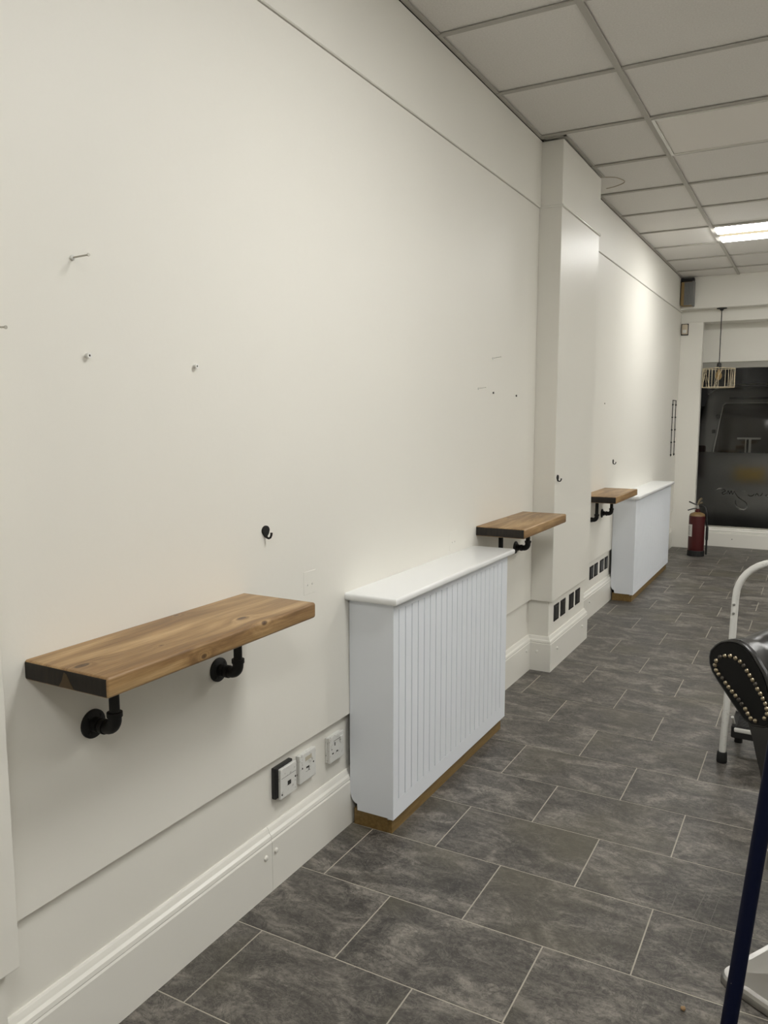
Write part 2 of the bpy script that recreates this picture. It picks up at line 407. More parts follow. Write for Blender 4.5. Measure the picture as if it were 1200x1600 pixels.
# ---- skirting board (mitred sweep)
base = struct(thing('baseboard_left', (0, 0, 0), None, None))
T = 0.021
prof = [(-0.004, 0), (T, 0), (T, 0.150), (T-0.003, 0.155), (T-0.001, 0.159), (T-0.003, 0.168), (T-0.009, 0.174), (T-0.011, 0.179), (T-0.014, 0.186), (0.004, 0.190), (-0.004, 0.190)]
def seg(name, f):
    o = moulding(name, prof, f, m_trim, base); return o
YJ = 1.7235
seg('skirting_board', lambda d: [(0.094+d, YN+0.01), (0.094+d, P0-0.016+d), (LX+d, P0-0.016+d), (LX+d, YJ)])
seg('skirting_board', lambda d: [(LX+d, YJ+0.0012), (LX+d, P1a+0.018-d)])
seg('skirting_board', lambda d: [(LX+d, P1a+0.018-d), (0.094+d, P1a+0.018-d), (0.094+d, P1b-0.016+d), (LX+d, P1b-0.016+d)])
seg('skirting_board', lambda d: [(LX+d, P1b-0.016+d), (LX+d, 8.70)])
def cap(c, axis, r=0.0075):
    s = 1 if axis == 'x' else -1
    obj('screw_cap', lathe([(r, 0), (r, 0.002*s), (r*0.85, 0.0045*s), (r*0.45, 0.006*s), (0.0005, 0.0066*s)], c, axis, 14), m_trim, base, smooth=True)
for y, z in ((1.694, 0.116), (1.742, 0.116), (3.975, 0.119), (5.292, 0.114)): cap((0.003, y, z), 'x')
cap((0.040, P1a+0.018-T, 0.107), 'y', 0.009)
for y in (4.162, 4.682): cap((0.115, y, 0.104), 'x')

# ---- far wall: beam, second beam, column, lintel
far = struct(thing('wall_far', (0, 0, 0), None, None))
def fpart(name, d, bev=0.004, mat=m_wall): return box(name, d, mat, far, bev=bev)
fpart('bulkhead', (-0.15, XR+0.1, YF, 9.30, 2.440, 2.90), 0.005)
fpart('beam', (-0.15, XR+0.1, 8.735, 9.30, 2.318, 2.45))
fpart('column', (-0.15, 0.212, 8.705, 8.80, 0, 2.32), 0.003)
fpart('pier', (-0.15, 0.10, 8.79, 9.30, 0, 2.32), 0.003)
fpart('column', (3.30, XR+0.1, 8.705, 9.25, 0, 2.32), 0.003)
fpart('lintel', (0.09, 3.32, 8.985, 9.25, 1.930, 2.33), 0.004)
bf = struct(thing('baseboard_far', (0, 0, 0), None, None))
moulding('skirting_board', [(0.012, 0.20), (0.012, 0), (-0.03, 0), (-0.03, 0.140), (-0.026, 0.146), (-0.028, 0.153), (-0.022, 0.158), (-0.024, 0.168), (-0.016, 0.178), (-0.012, 0.196), (-0.006, 0.20)],
         lambda d: [(0.095, 9.01+d), (3.31, 9.01+d)], m_trim, bf)
obj('screw_cap', lathe([(0.006, 0), (0.005, -0.003), (0.001, -0.004)], (0.56, 8.98, 0.085), 'y', 10), m_grey, bf)

# ---- shop window
win = struct(thing('window_1', (0.212, 9.03, 0.19), None, None))
fr = bmesh.new()
abox(fr, 0.095, 3.31, 9.000, 9.06, 1.868, 1.935, 0.004)
abox(fr, 0.095, 3.31, 9.022, 9.06, 0.17, 0.212, 0.003)
abox(fr, 0.098, 0.125, 9.022, 9.06, 0.20, 1.88, 0.003)
abox(fr, 3.27, 3.31, 9.022, 9.06, 0.20, 1.88, 0.003)
obj('frame', fr, m_frame, win, world=True)
box('pane', (0.115, 3.29, 9.040, 9.0465, 0.994, 1.88), m_glass, win, world=True)
fo = box('frosted_pane', (0.115, 3.29, 9.040, 9.0465, 0.20, 0.9935), m_frost, win, world=True)
def stroke(bm, pts, w, y=9.036, mi=0):
    """flat vinyl stroke of real thickness following smoothed points (x, z)"""
    P = []
    for i in range(len(pts)-1):
        p0 = Vector(pts[max(i-1, 0)]); p1 = Vector(pts[i]); p2 = Vector(pts[i+1]); p3 = Vector(pts[min(i+2, len(pts)-1)])
        for k in range(6):
            t = k/6; P.append(0.5*((2*p1)+(p2-p0)*t+(2*p0-5*p1+4*p2-p3)*t*t+(3*p1-p0-3*p2+p3)*t*t*t))
    P.append(Vector(pts[-1])); L_ = []; R_ = []
    for i, p in enumerate(P):
        d = (P[min(i+1, len(P)-1)]-P[max(i-1, 0)]).normalized(); n = Vector((-d.y, d.x))
        ww = w*(0.55+0.45*math.sin(math.pi*i/(len(P)-1)))
        L_.append([bm.verts.new((q.x, yy, q.y)) for q in (p+n*ww, p-n*ww) for yy in (y, y+0.0012)])
    for a, b in zip(L_, L_[1:]):
        for i, j in ((0, 1), (1, 3), (3, 2), (2, 0)):
            bm.faces.new((a[i], a[j], b[j], b[i])).material_index = mi
def px(u, v_):   # lettering laid out on the glass plane: u along the wall, v up
    return (0.233+(u-200)*0.000728, 0.994-(v_-150)*0.000745)
lt = bmesh.new(); dk = bmesh.new()
def word(bm, segs, w):
    for s in segs: stroke(bm, [px(*p) for p in s], w)
word(dk, [[(470, 690), (500, 672), (520, 700), (480, 720), (500, 745), (540, 720)],
          [(545, 740), (560, 690), (580, 735), (600, 690), (620, 740), (640, 690)],
          [(640, 690), (660, 730), (690, 770), (730, 800), (780, 830), (812, 862), (815, 890)],
          [(665, 820), (662, 850), (672, 880), (690, 905)],
          [(820, 735), (850, 752), (885, 745), (905, 720)], [(915, 745), (940, 715), (965, 748)],
          [(975, 745), (1000, 730), (1010, 700)], [(1045, 740), (1075, 725)], [(1085, 672), (1112, 690), (1118, 725), (1095, 752)],
          [(1180, 680), (1160, 705), (1160, 735), (1180, 755)], [(1230, 690), (1260, 740), (1290, 690)], [(1320, 740), (1350, 690), (1380, 740), (1400, 700)]], 0.0042)
word(lt, [[(400, 690), (430, 665), (470, 660)], [(590, 690), (625, 690)], [(755, 690), (785, 690)], [(690, 905), (720, 935), (770, 948), (805, 935), (818, 905)],
          [(715, 793), (745, 800), (775, 825)], [(672, 885), (690, 912), (715, 935)], [(1055, 748), (1080, 758), (1095, 750)], [(1120, 725), (1135, 745)],
          [(1225, 560), (1190, 552), (1165, 585), (1168, 620), (1195, 640), (1230, 625)], [(1172, 750), (1195, 765)], [(1420, 690), (1450, 740), (1480, 690)]], 0.0040)
obj('script_lettering', dk, m_dkvinyl, fo, world=True)
obj('script_lettering', lt, m_silver, fo, world=True)

# ---- other walls (out of the picture)
struct(box('wall_right', (XR, XR+0.15, YN, 9.20, 0, H), m_wall))
struct(box('wall_near', (-0.2, XR+0.1, YN-0.15, YN, 0, H), m_wall))

# ---- suspended ceiling
ceil = struct(box('ceiling', (-0.2, XR+0.1, YN, 8.62, H+0.05, H+0.10), m_void))
XC = [0.0, 0.527, 1.127, 1.727, 2.327, 2.927, XR]
YC = [2.788+0.6*i-0.012+0.012 for i in range(-10, 10)]
lit = {(1, 8.0)}
cols = list(zip(XC, XC[1:])); ybars = [y for y in YC if YN < y < YF]
rows = list(zip([YN]+ybars, ybars+[YF]))
def near(a, b): return abs(a-b) < 0.05
LIT = [(1, 6.388), (2, 1.588), (3, -0.812), (4, 3.988), (4, 6.388)]
OFF = [(1, 3.988)]
cm = {}
for ci, (xa, xb) in enumerate(cols):
    for (ya, yb) in rows:
        if any(ci == c and near(ya, y) for c, y in LIT+OFF): continue
        a, b = xa+0.004, xb-0.004; c, d = ya+0.004, yb-0.004
        if ci == 0 and ya < P1a < yb or ci == 0 and ya < P1b < yb: pass
        key = (round(b-a, 3), round(d-c, 3))
        if key not in cm:
            me = bpy.data.meshes.new('ceiling_tile'); bmx = bx(-(b-a)/2, (b-a)/2, -(d-c)/2, (d-c)/2, 0, 0.014); bmx.to_mesh(me); bmx.free(); me.materials.append(m_ceil); cm[key] = me
        o = bpy.data.objects.new('ceiling_tile', cm[key]); C.objects.link(o); o.parent = ceil
        o.location = ((a+b)/2, (c+d)/2, H+0.0045)
def tbar(x0, x1, y0, y1, n):
    bm = bx(x0, x1, y0, y1, H-0.0045, H+0.0015)
    if x1-x0 < y1-y0: abox(bm, (x0+x1)/2-0.001, (x0+x1)/2+0.001, y0, y1, H+0.002, H+0.04)
    else: abox(bm, x0, x1, (y0+y1)/2-0.001, (y0+y1)/2+0.001, H+0.002, H+0.04)
    return obj(n, bm, m_grid, ceil)
for x in XC[1:-1]: tbar(x-0.012, x+0.012, YN, YF, 'main_runner')
for ci, (xa, xb) in enumerate(cols):
    for y in ybars: tbar(xa+0.0122, xb-0.0122, y-0.011, y+0.011, 'cross_tee')
# wall angle along the left wall, broken by the pilaster
for d in ((0.007, 0.024, P0+0.03, P1a-0.005), (0.007, 0.024, P1b+0.006, YF)): box('wall_angle', (d[0], d[1], d[2], d[3], H-0.002, H+0.002), m_grid, ceil)
box('wall_angle', (0.119, 0.134, P1a-0.02, P1b+0.02, H-0.002, H+0.002), m_grid, ceil)
box('wall_angle', (0.007, 0.134, P1a-0.020, P1a-0.003, H-0.002, H+0.002), m_grid, ceil)
# old water mark: rounded ring on the tile beyond the pilaster
st = bmesh.new(); pts = []
for k in range(25):
    a = -math.pi/2+math.pi*k/24
    pts.append((0.085+0.128*math.cos(a)*(1+0.04*math.sin(5*a)), 4.935+0.125*math.sin(a)*(1+0.05*math.cos(3*a)), H+0.0027))
atube(st, pts, 0.0026, 6)
s_ = obj('water_stain', st, m_stain, ceil)

# ================================================================== LIGHTS
def ceiling_light(ci, y, label, on=True):
    x0, x1 = XC[ci]+0.013, XC[ci+1]-0.013; y0, y1 = y+0.013, y+0.587
    t = thing('ceiling_light', ((x0+x1)/2, (y0+y1)/2, H), label, 'ceiling light', group=None)
    b = bmesh.new()
    abox(b, x0, x1, y0, y0+0.014, H-0.008, H+0.04); abox(b, x0, x1, y1-0.014, y1, H-0.008, H+0.04)
    abox(b, x0, x0+0.014, y0+0.014, y1-0.014, H-0.008, H+0.04); abox(b, x1-0.014, x1, y0+0.014, y1-0.014, H-0.008, H+0.04)
    obj('frame', b, m_grid if on else m_trim, t, world=True)
    if on:
        # two bulging tube diffusers either side of a flat centre strip
        ym = (y0+y1)/2
        d = bmesh.new()
        for s in (-1, 1):
            poly = []
            ya, yb = (y0+0.016, ym-0.045) if s < 0 else (ym+0.045, y1-0.016)
            for k in range(9):
                a = math.pi*k/8; poly.append(((ya+yb)/2-(yb-ya)/2*math.cos(a), H+0.004-0.030*math.sin(a)))
            poly += [(yb, H+0.03), (ya, H+0.03)]
            aprism(d, poly, 'x', x0+0.016, x1-0.016)
        obj('diffuser', d, m_emit_far if (ci == 1 and y > 6) else m_emit, t, world=True)
        box('centre_strip', (x0+0.016, x1-0.016, ym-0.046, ym+0.046, H-0.012, H+0.03), m_emit2, t, world=True)
    else:
        box('panel', (x0+0.014, x1-0.014, y0+0.014, y1-0.014, H-0.003, H+0.03), m_off, t, bev=0.003, world=True)
    return t
ceiling_light(1, 6.388, 'lit square fluorescent ceiling panel glowing near the far bulkhead')
ceiling_light(1, 3.988, 'unlit square ceiling panel with a thin raised frame, right of the long ceiling runner', False)
n_ = 0
for c, y in LIT[1:]:  # panels out of view, added to set the room's brightness and shadows
    ceiling_light(c, y, ['lit ceiling panel overhead, level with the first shelf, outside the photo', 'lit ceiling panel behind the camera',
                         'lit ceiling panel on the right side of the room, level with the pilaster',
                         'lit ceiling panel at the far end of the room, nearest the right wall'][n_]); n_ += 1

# ================================================================== SHELVES
def shelf(x, y, z, L, D, TH, knots, seed, label, pipes, order):
    t = thing('wall_shelf', (x, y, z), label, 'shelf', group='rustic wooden pipe shelves along the wall')
    bm = bx(0.001, D, 0, L, -TH, 0)
    for v_ in bm.verts:       # slightly uneven, hand-cut ends
        pass
    es = [e for e in bm.edges if not (abs(e.verts[0].co.x-0.001) < 1e-5 and abs(e.verts[1].co.x-0.001) < 1e-5)]
    bmesh.ops.bevel(bm, geom=es, offset=0.0065, segments=3, profile=0.5, affect='EDGES')
    bm.normal_update()
    for f in bm.faces:
        if f.normal.y < -0.80: f.material_index = 1
    obj('plank', bm, [wood('shelf_wood', knots, seed), m_end], t, smooth=True)
    if seed == 1.0:
        hb = bmesh.new(); zt = -0.006
        aprism(hb, [(0.112, -0.007), (0.119, -0.010), (0.126, -0.022), (0.137, -TH+0.004), (0.096, -TH+0.004), (0.105, -0.024)], 'y', -0.0008, 0.002)
        obj('heartwood', hb, m_chock, t)
    for (py, px_, pz) in pipes:
        b = bmesh.new()
        alathe(b, [(0.031, 0.0), (0.031, 0.005), (0.028, 0.007), (0.016, 0.009), (0.0155, 0.022), (0.013, 0.0225)], (0, py, pz), 'x', 28)
        for k in range(4):
            a = math.pi/4+k*math.pi/2
            alathe(b, [(0.004, 0.006), (0.004, 0.0085), (0.002, 0.0095)], (0, py+0.023*math.cos(a), pz+0.023*math.sin(a)), 'x', 8)
        o = obj('flange', b, m_iron, t, smooth=True)
        b = bmesh.new()
        atube(b, [(0.01, py, pz), (px_-0.02, py, pz)], 0.0108, 16)
        atube(b, [(px_, py, pz+0.02), (px_, py, -TH+0.001)], 0.0108, 16)
        obj('pipe', b, m_iron, t, smooth=True)
        b = bmesh.new(); R = 0.022
        arc = [(px_-R-0.012, py, pz)]+[(px_-R+R*math.sin(a), py, pz+R-R*math.cos(a)) for a in [math.pi/2*k/7 for k in range(8)]]+[(px_, py, pz+R+0.012)]
        atube(b, arc, 0.0138, 16)
        atube(b, [(px_-R-0.016, py, pz), (px_-R-0.006, py, pz)], 0.0162, 16)
        atube(b, [(px_, py, pz+R+0.006), (px_, py, pz+R+0.016)], 0.0162, 16)
        obj('elbow', b, m_iron, t, smooth=True)
    return t
shelf(0, 0.960, 0.900, 0.672, 0.225, 0.040, [(0.125, 0.030, 0.0, 0.0095), (0.163, 0.455, 0.0, 0.0075), (0.225, 0.255, -0.028, 0.0045), (0.012, 0.40, 0, 0.006), (0.225, 0.46, -0.004, 0.006), (0.16, 0.20, 0.0, 0.002)], 1.0,
      'thick brown wooden wall shelf on black pipes, nearest one, left of the near radiator cover',
      [(0.154, 0.068, -0.181), (0.555, 0.066, -0.178)], 0)
shelf(0, 3.245, 0.883, 0.640, 0.225, 0.043, [(0.02, 0.36, 0.0, 0.006), (0.12, 0.52, 0.0, 0.006), (0.15, 0.33, 0.0, 0.005)], 4.3,
      'brown wooden wall shelf on black pipes between the near radiator cover and the pilaster', [(0.14, 0.066, -0.170), (0.525, 0.066, -0.171)], 1)
shelf(0, 4.990, 0.868, 0.655, 0.225, 0.043, [(0.06, 0.42, 0.0, 0.004), (0.16, 0.2, 0.0, 0.004)], 7.9,
      'brown wooden wall shelf beyond the pilaster, overlapping the far radiator cover', [(0.165, 0.067, -0.172), (0.580, 0.067, -0.175)], 2)

# ================================================================== RADIATOR COVERS
def cover(y0, y1, ztop, D, label, gy0, gy1, ng):
    t = thing('radiator_cover', (0, y0, 0), label, 'radiator cover', group='white grooved radiator covers')
    Lw = y1-y0; zb = 0.056; zt = ztop-0.022
    # side panels, scribed over the skirting at the back
    pr_ = [(0.002, zt), (D-0.018, zt), (D-0.018, zb), (0.030, zb), (0.029, zb+0.022)] + [(0.029-0.026*math.sin(a)**1.0, zb+0.022+0.042*(1-math.cos(a))) for a in [math.pi/2*k/6 for k in range(1, 7)]] + [(0.002, zb+0.080)]
    for a in (0, Lw-0.018): obj('side_panel', prism(pr_, 'y', a, a+0.018), m_white, t)
    # front board with a routed field of slats
    gz0, gz1 = 0.112, 0.752
    f = bmesh.new()
    abox(f, D-0.018, D, 0, Lw, gz1, zt); abox(f, D-0.018, D, 0, Lw, zb-0.003, gz0)
    abox(f, D-0.018, D, 0, gy0-0.0027, gz0, gz1); abox(f, D-0.018, D, gy1+0.0027, Lw, gz0, gz1)
    fp = obj('front_panel', f, m_white, t)
    box('groove_backing', (D-0.017, D-0.0065, gy0-0.006, gy1+0.006, gz0-0.004, gz1+0.004), m_raw, fp)
    sp = (gy1-gy0)/(ng-1); first = None
    for k in range(ng-1):
        if first is None:
            first = obj('slat', bx(D-0.012, D-0.0001, -sp/2+0.0027, sp/2-0.0027, gz0, gz1, 0.0008), m_white, fp); o = first
        else:
            o = first.copy(); C.objects.link(o); o.parent = fp
        o.location = (0, gy0+sp*(k+0.5), 0)
    # top board with rounded nosing
    tb = bx(0.0005, D+0.024, -0.026, Lw+0.026, ztop-0.024, ztop)
    es = [e for e in tb.edges if max(v_.co.x for v_ in e.verts) > D or (abs(e.verts[0].co.y-e.verts[1].co.y) < 1e-5 and abs(e.verts[0].co.z-e.verts[1].co.z) < 1e-5)]
    es = [e for e in es if abs(e.verts[0].co.z-e.verts[1].co.z) < 1e-5]
    bmesh.ops.bevel(tb, geom=es, offset=0.0085, segments=4, profile=0.5, affect='EDGES')
    obj('top_board', tb, m_white_gloss, t, smooth=True)
    # brown plinth
    p = bmesh.new(); abox(p, D-0.026, D-0.011, 0.012, Lw-0.02, 0.0, zb-0.0035); abox(p, 0.012, D-0.0262, 0.010, 0.026, 0.0, zb); abox(p, 0.012, D-0.0262, Lw-0.034, Lw-0.018, 0.0, zb)
    obj('plinth', p, m_plinth, t)['label'] = 'brown kick board under the cover'
    obj('screw', lathe([(0.004, -0.0), (0.004, -0.004), (0.002, -0.005)], (D-0.022, 0.010, zb-0.006), 'y', 8), m_chrome, t)
    return t
cover(2.158, 3.200, 0.800, 0.166, 'tall white radiator cover with vertical grooves, the near one, beside the wall sockets', 0.038, 0.975, 21)
cover(5.915, 7.440, 0.790, 0.166, 'white grooved radiator cover, the far one beyond the pilaster', 0.05, 1.475, 33)

# ================================================================== SOCKETS
def plate_base(t, y, z, w, h, x0, d, mat=m_socket, name='faceplate', bev=0.0025):
    return box(name, (x0, x0+d, y-w/2, y+w/2, z-h/2, z+h/2), mat, t, bev=bev, seg=2, world=True)
x0 = LX
# 1: phone outlet on a black surround
t = thing('phone_outlet', (x0, 1.800, 0.305), 'white phone outlet tilting off its black surround box, leftmost of the three wall outlets', 'wall outlet', group=None)
plate_base(t, 1.796, 0.309, 0.086, 0.094, x0, 0.014, m_black, 'backing_box', 0.002)
plate_base(t, 1.806, 0.304, 0.080, 0.092, x0+0.014, 0.010)
b = bmesh.new(); abox(b, x0+0.0235, x0+0.0246, 1.800, 1.816, 0.290, 0.303); objs('port', b, m_slot, t, world=True)
b = bmesh.new(); abox(b, x0+0.0235, x0+0.0243, 1.770, 1.842, 0.3200, 0.3208); obj('seam', b, m_slot, t, world=True)
b = bmesh.new()
for yy, zz in ((1.772, 0.272), (1.839, 0.303)): alathe(b, [(0.003, 0.0235), (0.003, 0.0246), (0.001, 0.025)], (x0, yy, zz), 'x', 10)
objs('screw', b, m_slot, t, world=True)
# 2
t = thing('phone_outlet', (x0, 1.920, 0.30), 'square cream phone outlet with a yellowed paper label, middle of the three wall outlets', 'wall outlet')
plate_base(t, 1.917, 0.302, 0.084, 0.088, x0, 0.006, m_socket, 'backing_box')
plate_base(t, 1.917, 0.302, 0.088, 0.090, x0+0.006, 0.010)
b = bmesh.new(); abox(b, x0+0.0155, x0+0.0166, 1.903, 1.937, 0.321, 0.334); obj('label_window', b, m_label, t, world=True)
b = bmesh.new(); abox(b, x0+0.0155, x0+0.0164, 1.908, 1.924, 0.296, 0.3015); abox(b, x0+0.0155, x0+0.0164, 1.921, 1.924, 0.287, 0.301); abox(b, x0+0.0155, x0+0.0162, 1.906, 1.926, 0.286, 0.2868); objs('port', b, m_slot, t, world=True)
b = bmesh.new()
for yy in (1.887, 1.947): alathe(b, [(0.003, 0.0155), (0.003, 0.0166), (0.001, 0.017)], (x0, yy, 0.304), 'x', 10)
objs('screw', b, m_slot, t, world=True)
# 3: UK switched socket
t = thing('power_socket', (x0, 2.080, 0.30), 'white switched three-pin power socket against the side of the near radiator cover', 'power socket')
plate_base(t, 2.078, 0.301, 0.084, 0.084, x0, 0.009, m_socket, 'backing_box')
plate_base(t, 2.080, 0.301, 0.086, 0.086, x0+0.009, 0.010)
b = bmesh.new(); abox(b, x0+0.0185, x0+0.0200, 2.064, 2.068, 0.311, 0.322)
abox(b, x0+0.0185, x0+0.0200, 2.050, 2.058, 0.286, 0.290); abox(b, x0+0.0185, x0+0.0200, 2.076, 2.084, 0.286, 0.290); abox(b, x0+0.0185, x0+0.0198, 2.046, 2.049, 0.302, 0.305)
objs('pin_hole', b, m_slot, t, world=True)
box('switch', (x0+0.018, x0+0.0225, 2.097, 2.112, 0.310, 0.332), m_socket, t, bev=0.0015, world=True)
box('seam', (x0+0.0185, x0+0.0196, 2.060, 2.096, 0.3265, 0.3275), m_slot, t, world=True)

def vent(x, ya, yb, label, grp):
    t = thing('socket_plate', (x, (ya+yb)/2, 0.297), label, 'blanking plate', group=grp)
    ym = (ya+yb)/2
    box('frame', (x, x+0.004, ya, yb, 0.251, 0.343), m_blackmatte, t, bev=0.0015, world=True)
    box('insert', (x+0.0038, x+0.0065, ya+0.014, yb-0.014, 0.262, 0.332), m_black, t, bev=0.001, world=True)
    b = bmesh.new()
    for z in (0.2565, 0.3375): alathe(b, [(0.0028, 0.0035), (0.0028, 0.0052), (0.001, 0.0058)], (x, ym, z), 'x', 8)
    objs('screw', b, m_iron, t, world=True)
    return t
nm = ['nearest to the camera', 'second from the near corner', 'third from the near corner', 'farthest along']
for i, (a, b_) in enumerate(((4.150, 4.240), (4.278, 4.368), (4.448, 4.542), (4.582, 4.678))):
    vent(0.094, a, b_, 'black plate low on the front of the pilaster, '+nm[i], 'black plates on the pilaster')
for i, (a, b_) in enumerate(((5.352, 5.452), (5.478, 5.572), (5.640, 5.748), (5.782, 5.868))):
    vent(LX, a, b_, 'black plate low on the wall beyond the pilaster, '+['nearest to the pilaster', 'second from the pilaster', 'third from the pilaster', 'closest to the far radiator cover'][i], 'black plates beyond the pilaster')

# ================================================================== HOOKS, NAILS, PLUGS
def hook(x, y, z, s, label):
    t = thing('coat_hook', (x, y, z), label, 'hook', group='small black wall hooks')
    poly = []
    for k in range(24):
        a = 2*math.pi*k/24; r = 0.0135*s; c_, s_ = math.cos(a), math.sin(a)
        poly.append((1.22*r*c_*(1-0.62*max(0, -s_)**1.5), r*s_ if s_ > 0 else 1.5*r*s_))
    b = prism([(p[0], p[1]+0.004*s) for p in poly], 'x', 0, 0.004)
    bmesh.ops.bevel(b, geom=[e for e in b.edges if all(v_.co.x > 0.003 for v_ in e.verts)], offset=0.001, segments=2, affect='EDGES')
    obj('plate', b, m_iron, t, smooth=True)
    pts = [(0.003, 0, -0.010*s), (0.006*s, 0, -0.0155*s), (0.012*s, 0, -0.0170*s), (0.0175*s, 0, -0.0145*s), (0.0205*s, 0, -0.008*s), (0.0215*s, 0, -0.001*s)]
    obj('hook', tube(pts, [0.0035*s, 0.0032*s, 0.0030*s, 0.0030*s, 0.0032*s, 0.0036*s], 10), m_iron, t, smooth=True)
    return t
hook(0, 1.722, 1.052, 1.0, 'small black coat hook above the near wooden shelf')
hook(0.116, 4.080, 1.045, 1.0, 'small black coat hook on the front of the pilaster near its corner')
hook(0, 5.862, 1.040, 1.0, 'small black coat hook above the far radiator cover')
m_nail = newmat('nail_steel', (0.45, 0.43, 0.38), 0.4, 0.5)
def nail(y, z, L, dy, dz, label, r=0.0018, x=0.0):
    t = thing('nail', (x, y, z), label, 'nail', group='nails left in the long wall')
    obj('shaft', tube([(-0.003, 0, 0), (L, dy, dz)], r, 8), m_nail, t, smooth=True)
    v1 = Vector((L, dy, dz)).normalized()
    obj('head', tube([Vector((L, dy, dz)), Vector((L, dy, dz))+v1*0.0018], r*1.9, 10), m_nail, t, smooth=True)
    obj('plug', lathe([(0.0055, -0.001), (0.0055, 0.003), (0.0035, 0.0045)], (0, 0, 0), 'x', 12), m_socket, t)
    return t
nail(1.116, 1.678, 0.044, 0.002, 0.002, 'long nail sticking out of the upper left of the wall')
nail(0.932, 1.526, 0.034, 0.003, -0.002, 'nail at the left edge of the photo, sticking out of the wall', 0.0018)
m_plug = newmat('wall_plug_white', (0.80, 0.79, 0.76), 0.4)
def plug(y, z, label, L=0.010, r=0.0048, mat=m_plug, cat='wall plug', grp='wall plugs left in the long wall'):
    t = thing('wall_plug', (0, y, z), label, cat, group=grp)
    obj('sleeve', lathe([(r, -0.002), (r, L*0.7), (r*1.25, L*0.75), (r*1.2, L), (r*0.5, L), (r*0.45, L-0.002)], (0, 0, 0), 'x', 14), mat, t, smooth=True)
    obj('screw', lathe([(r*0.45, 0), (r*0.45, L-0.0005)], (0, 0, 0), 'x', 8), m_slot, t)
    return t
plug(1.141, 1.489, 'white wall plug below the long nail, the left of the two plugs')
plug(1.458, 1.485, 'white wall plug on the open wall, right of the other plug')
plug(3.426, 1.474, 'tiny dark screw left of the pilaster, left one of the pair', 0.004, 0.0042, m_slot, 'screw', 'screws left of the pilaster')
plug(3.737, 1.468, 'tiny dark screw nearest the pilaster, right one of the pair', 0.004, 0.0042, m_slot, 'screw', 'screws left of the pilaster')
plug(5.542, 1.457, 'tiny screw head on the bright wall beyond the pilaster', 0.006, 0.0045, m_nail, 'screw', 'screws left of the pilaster')
nail(3.248, 1.488, 0.030, 0.01, 0.004, 'thin pale nail left of the pair of screws by the pilaster', 0.0011)
nail(3.415, 1.628, 0.034, 0.012, 0.006, 'thin pale nail highest on the wall beside the pilaster', 0.0011)

# wire rack high on the wall near the window
t = thing('wire_rack', (0, 8.46, 0.97), 'narrow dark wire wall rack near the window corner', 'rack')
for dy in (8.365, 8.555):
    b = bmesh.new(); atube(b, [(0.006, dy-8.46, 0), (0.006, dy-8.46, 0.56)], 0.0035, 8)
    obj('upright', b, m_iron, t)
    for k in range(5): box('clip', (0, 0.013, dy-8.46-0.008, dy-8.46+0.008, 0.01+k*0.125, 0.022+k*0.125), m_iron, t)
obj('top_bar', tube([(0.006, -0.1, 0.56), (0.006, 0.1, 0.56)], 0.004, 8), m_iron, t)

# ================================================================== CORNER UNITS
t = thing('wall_speaker', (0.07, 8.5, 2.46), 'grey ribbed speaker box in the corner under the ceiling', 'speaker')
box('casing', (0.016, 0.125, 8.50, 8.60, 2.465, 2.695), m_tan, t, bev=0.006, seg=2, world=True, smooth=True)
b = bmesh.new()
for k in range(5): abox(b, 0.052+k*0.015, 0.061+k*0.015, 8.488, 8.502, 2.475, 2.685, 0.002)
objs('grille_rib', b, m_grey, t, world=True)
b = bmesh.new(); abox(b, 0.118, 0.136, 8.492, 8.60, 2.46, 2.70, 0.004); abox(b, 0.046, 0.125, 8.494, 8.501, 2.468, 2.69); obj('grille_frame', b, m_grey, t, world=True)
box('bracket', (0.006, 0.13, 8.53, 8.597, 2.695, 2.735), m_blackmatte, t, world=True)
t = thing('motion_sensor', (0.035, 8.69, 2.18), 'small ivory motion sensor at the top of the window column', 'sensor')
box('casing', (0.012, 0.068, 8.665, 8.704, 2.20, 2.300), m_ivory, t, bev=0.008, seg=3, world=True, smooth=True)
box('lens', (0.022, 0.058, 8.660, 8.668, 2.212, 2.245), m_socket, t, bev=0.003, world=True)
box('back_plate', (0.004, 0.074, 8.700, 8.7048, 2.192, 2.308), m_blackmatte, t, world=True)

# ================================================================== PENDANT LAMP
px0, py0 = 0.384, 8.667
t = thing('pendant_lamp', (px0, py0, 1.66), 'pendant lamp with a drum shade of pale canes hanging before the window', 'lamp')
obj('ceiling_rose', lathe([(0.048, 2.440), (0.048, 2.434), (0.02, 2.428), (0.012, 2.415)], (px0, py0, 0), 'z', 20), m_blackmatte, t, world=True)
obj('cord', tube([(px0, py0, 2.42), (px0, py0, 1.88)], 0.0045, 8), m_black, t, world=True)
obj('lamp_holder', lathe([(0.012, 1.905), (0.022, 1.895), (0.024, 1.845), (0.018, 1.84)], (px0, py0, 0), 'z', 16), m_black, t, world=True)
obj('bulb', lathe([(0.012, 1.842), (0.014, 1.825), (0.03, 1.79), (0.032, 1.765), (0.02, 1.74), (0.004, 1.733)], (px0, py0, 0), 'z', 16), m_tan, t, world=True, smooth=True)
sh = bmesh.new(); RZ0, RZ1, RR = 1.660, 1.846, 0.152
for z in (RZ0, RZ1): atube(sh, [(px0+RR*math.cos(a), py0+RR*math.sin(a), z) for a in [2*math.pi*k/28 for k in range(28)]], 0.0028, 6, closed=True)
for k in range(3):
    a = 2*math.pi*k/3+0.4; atube(sh, [(px0+0.02*math.cos(a), py0+0.02*math.sin(a), 1.862), (px0+RR*math.cos(a), py0+RR*math.sin(a), RZ1)], 0.002, 6)
obj('shade_frame', sh, m_rod, t, world=True)
cb = bmesh.new()
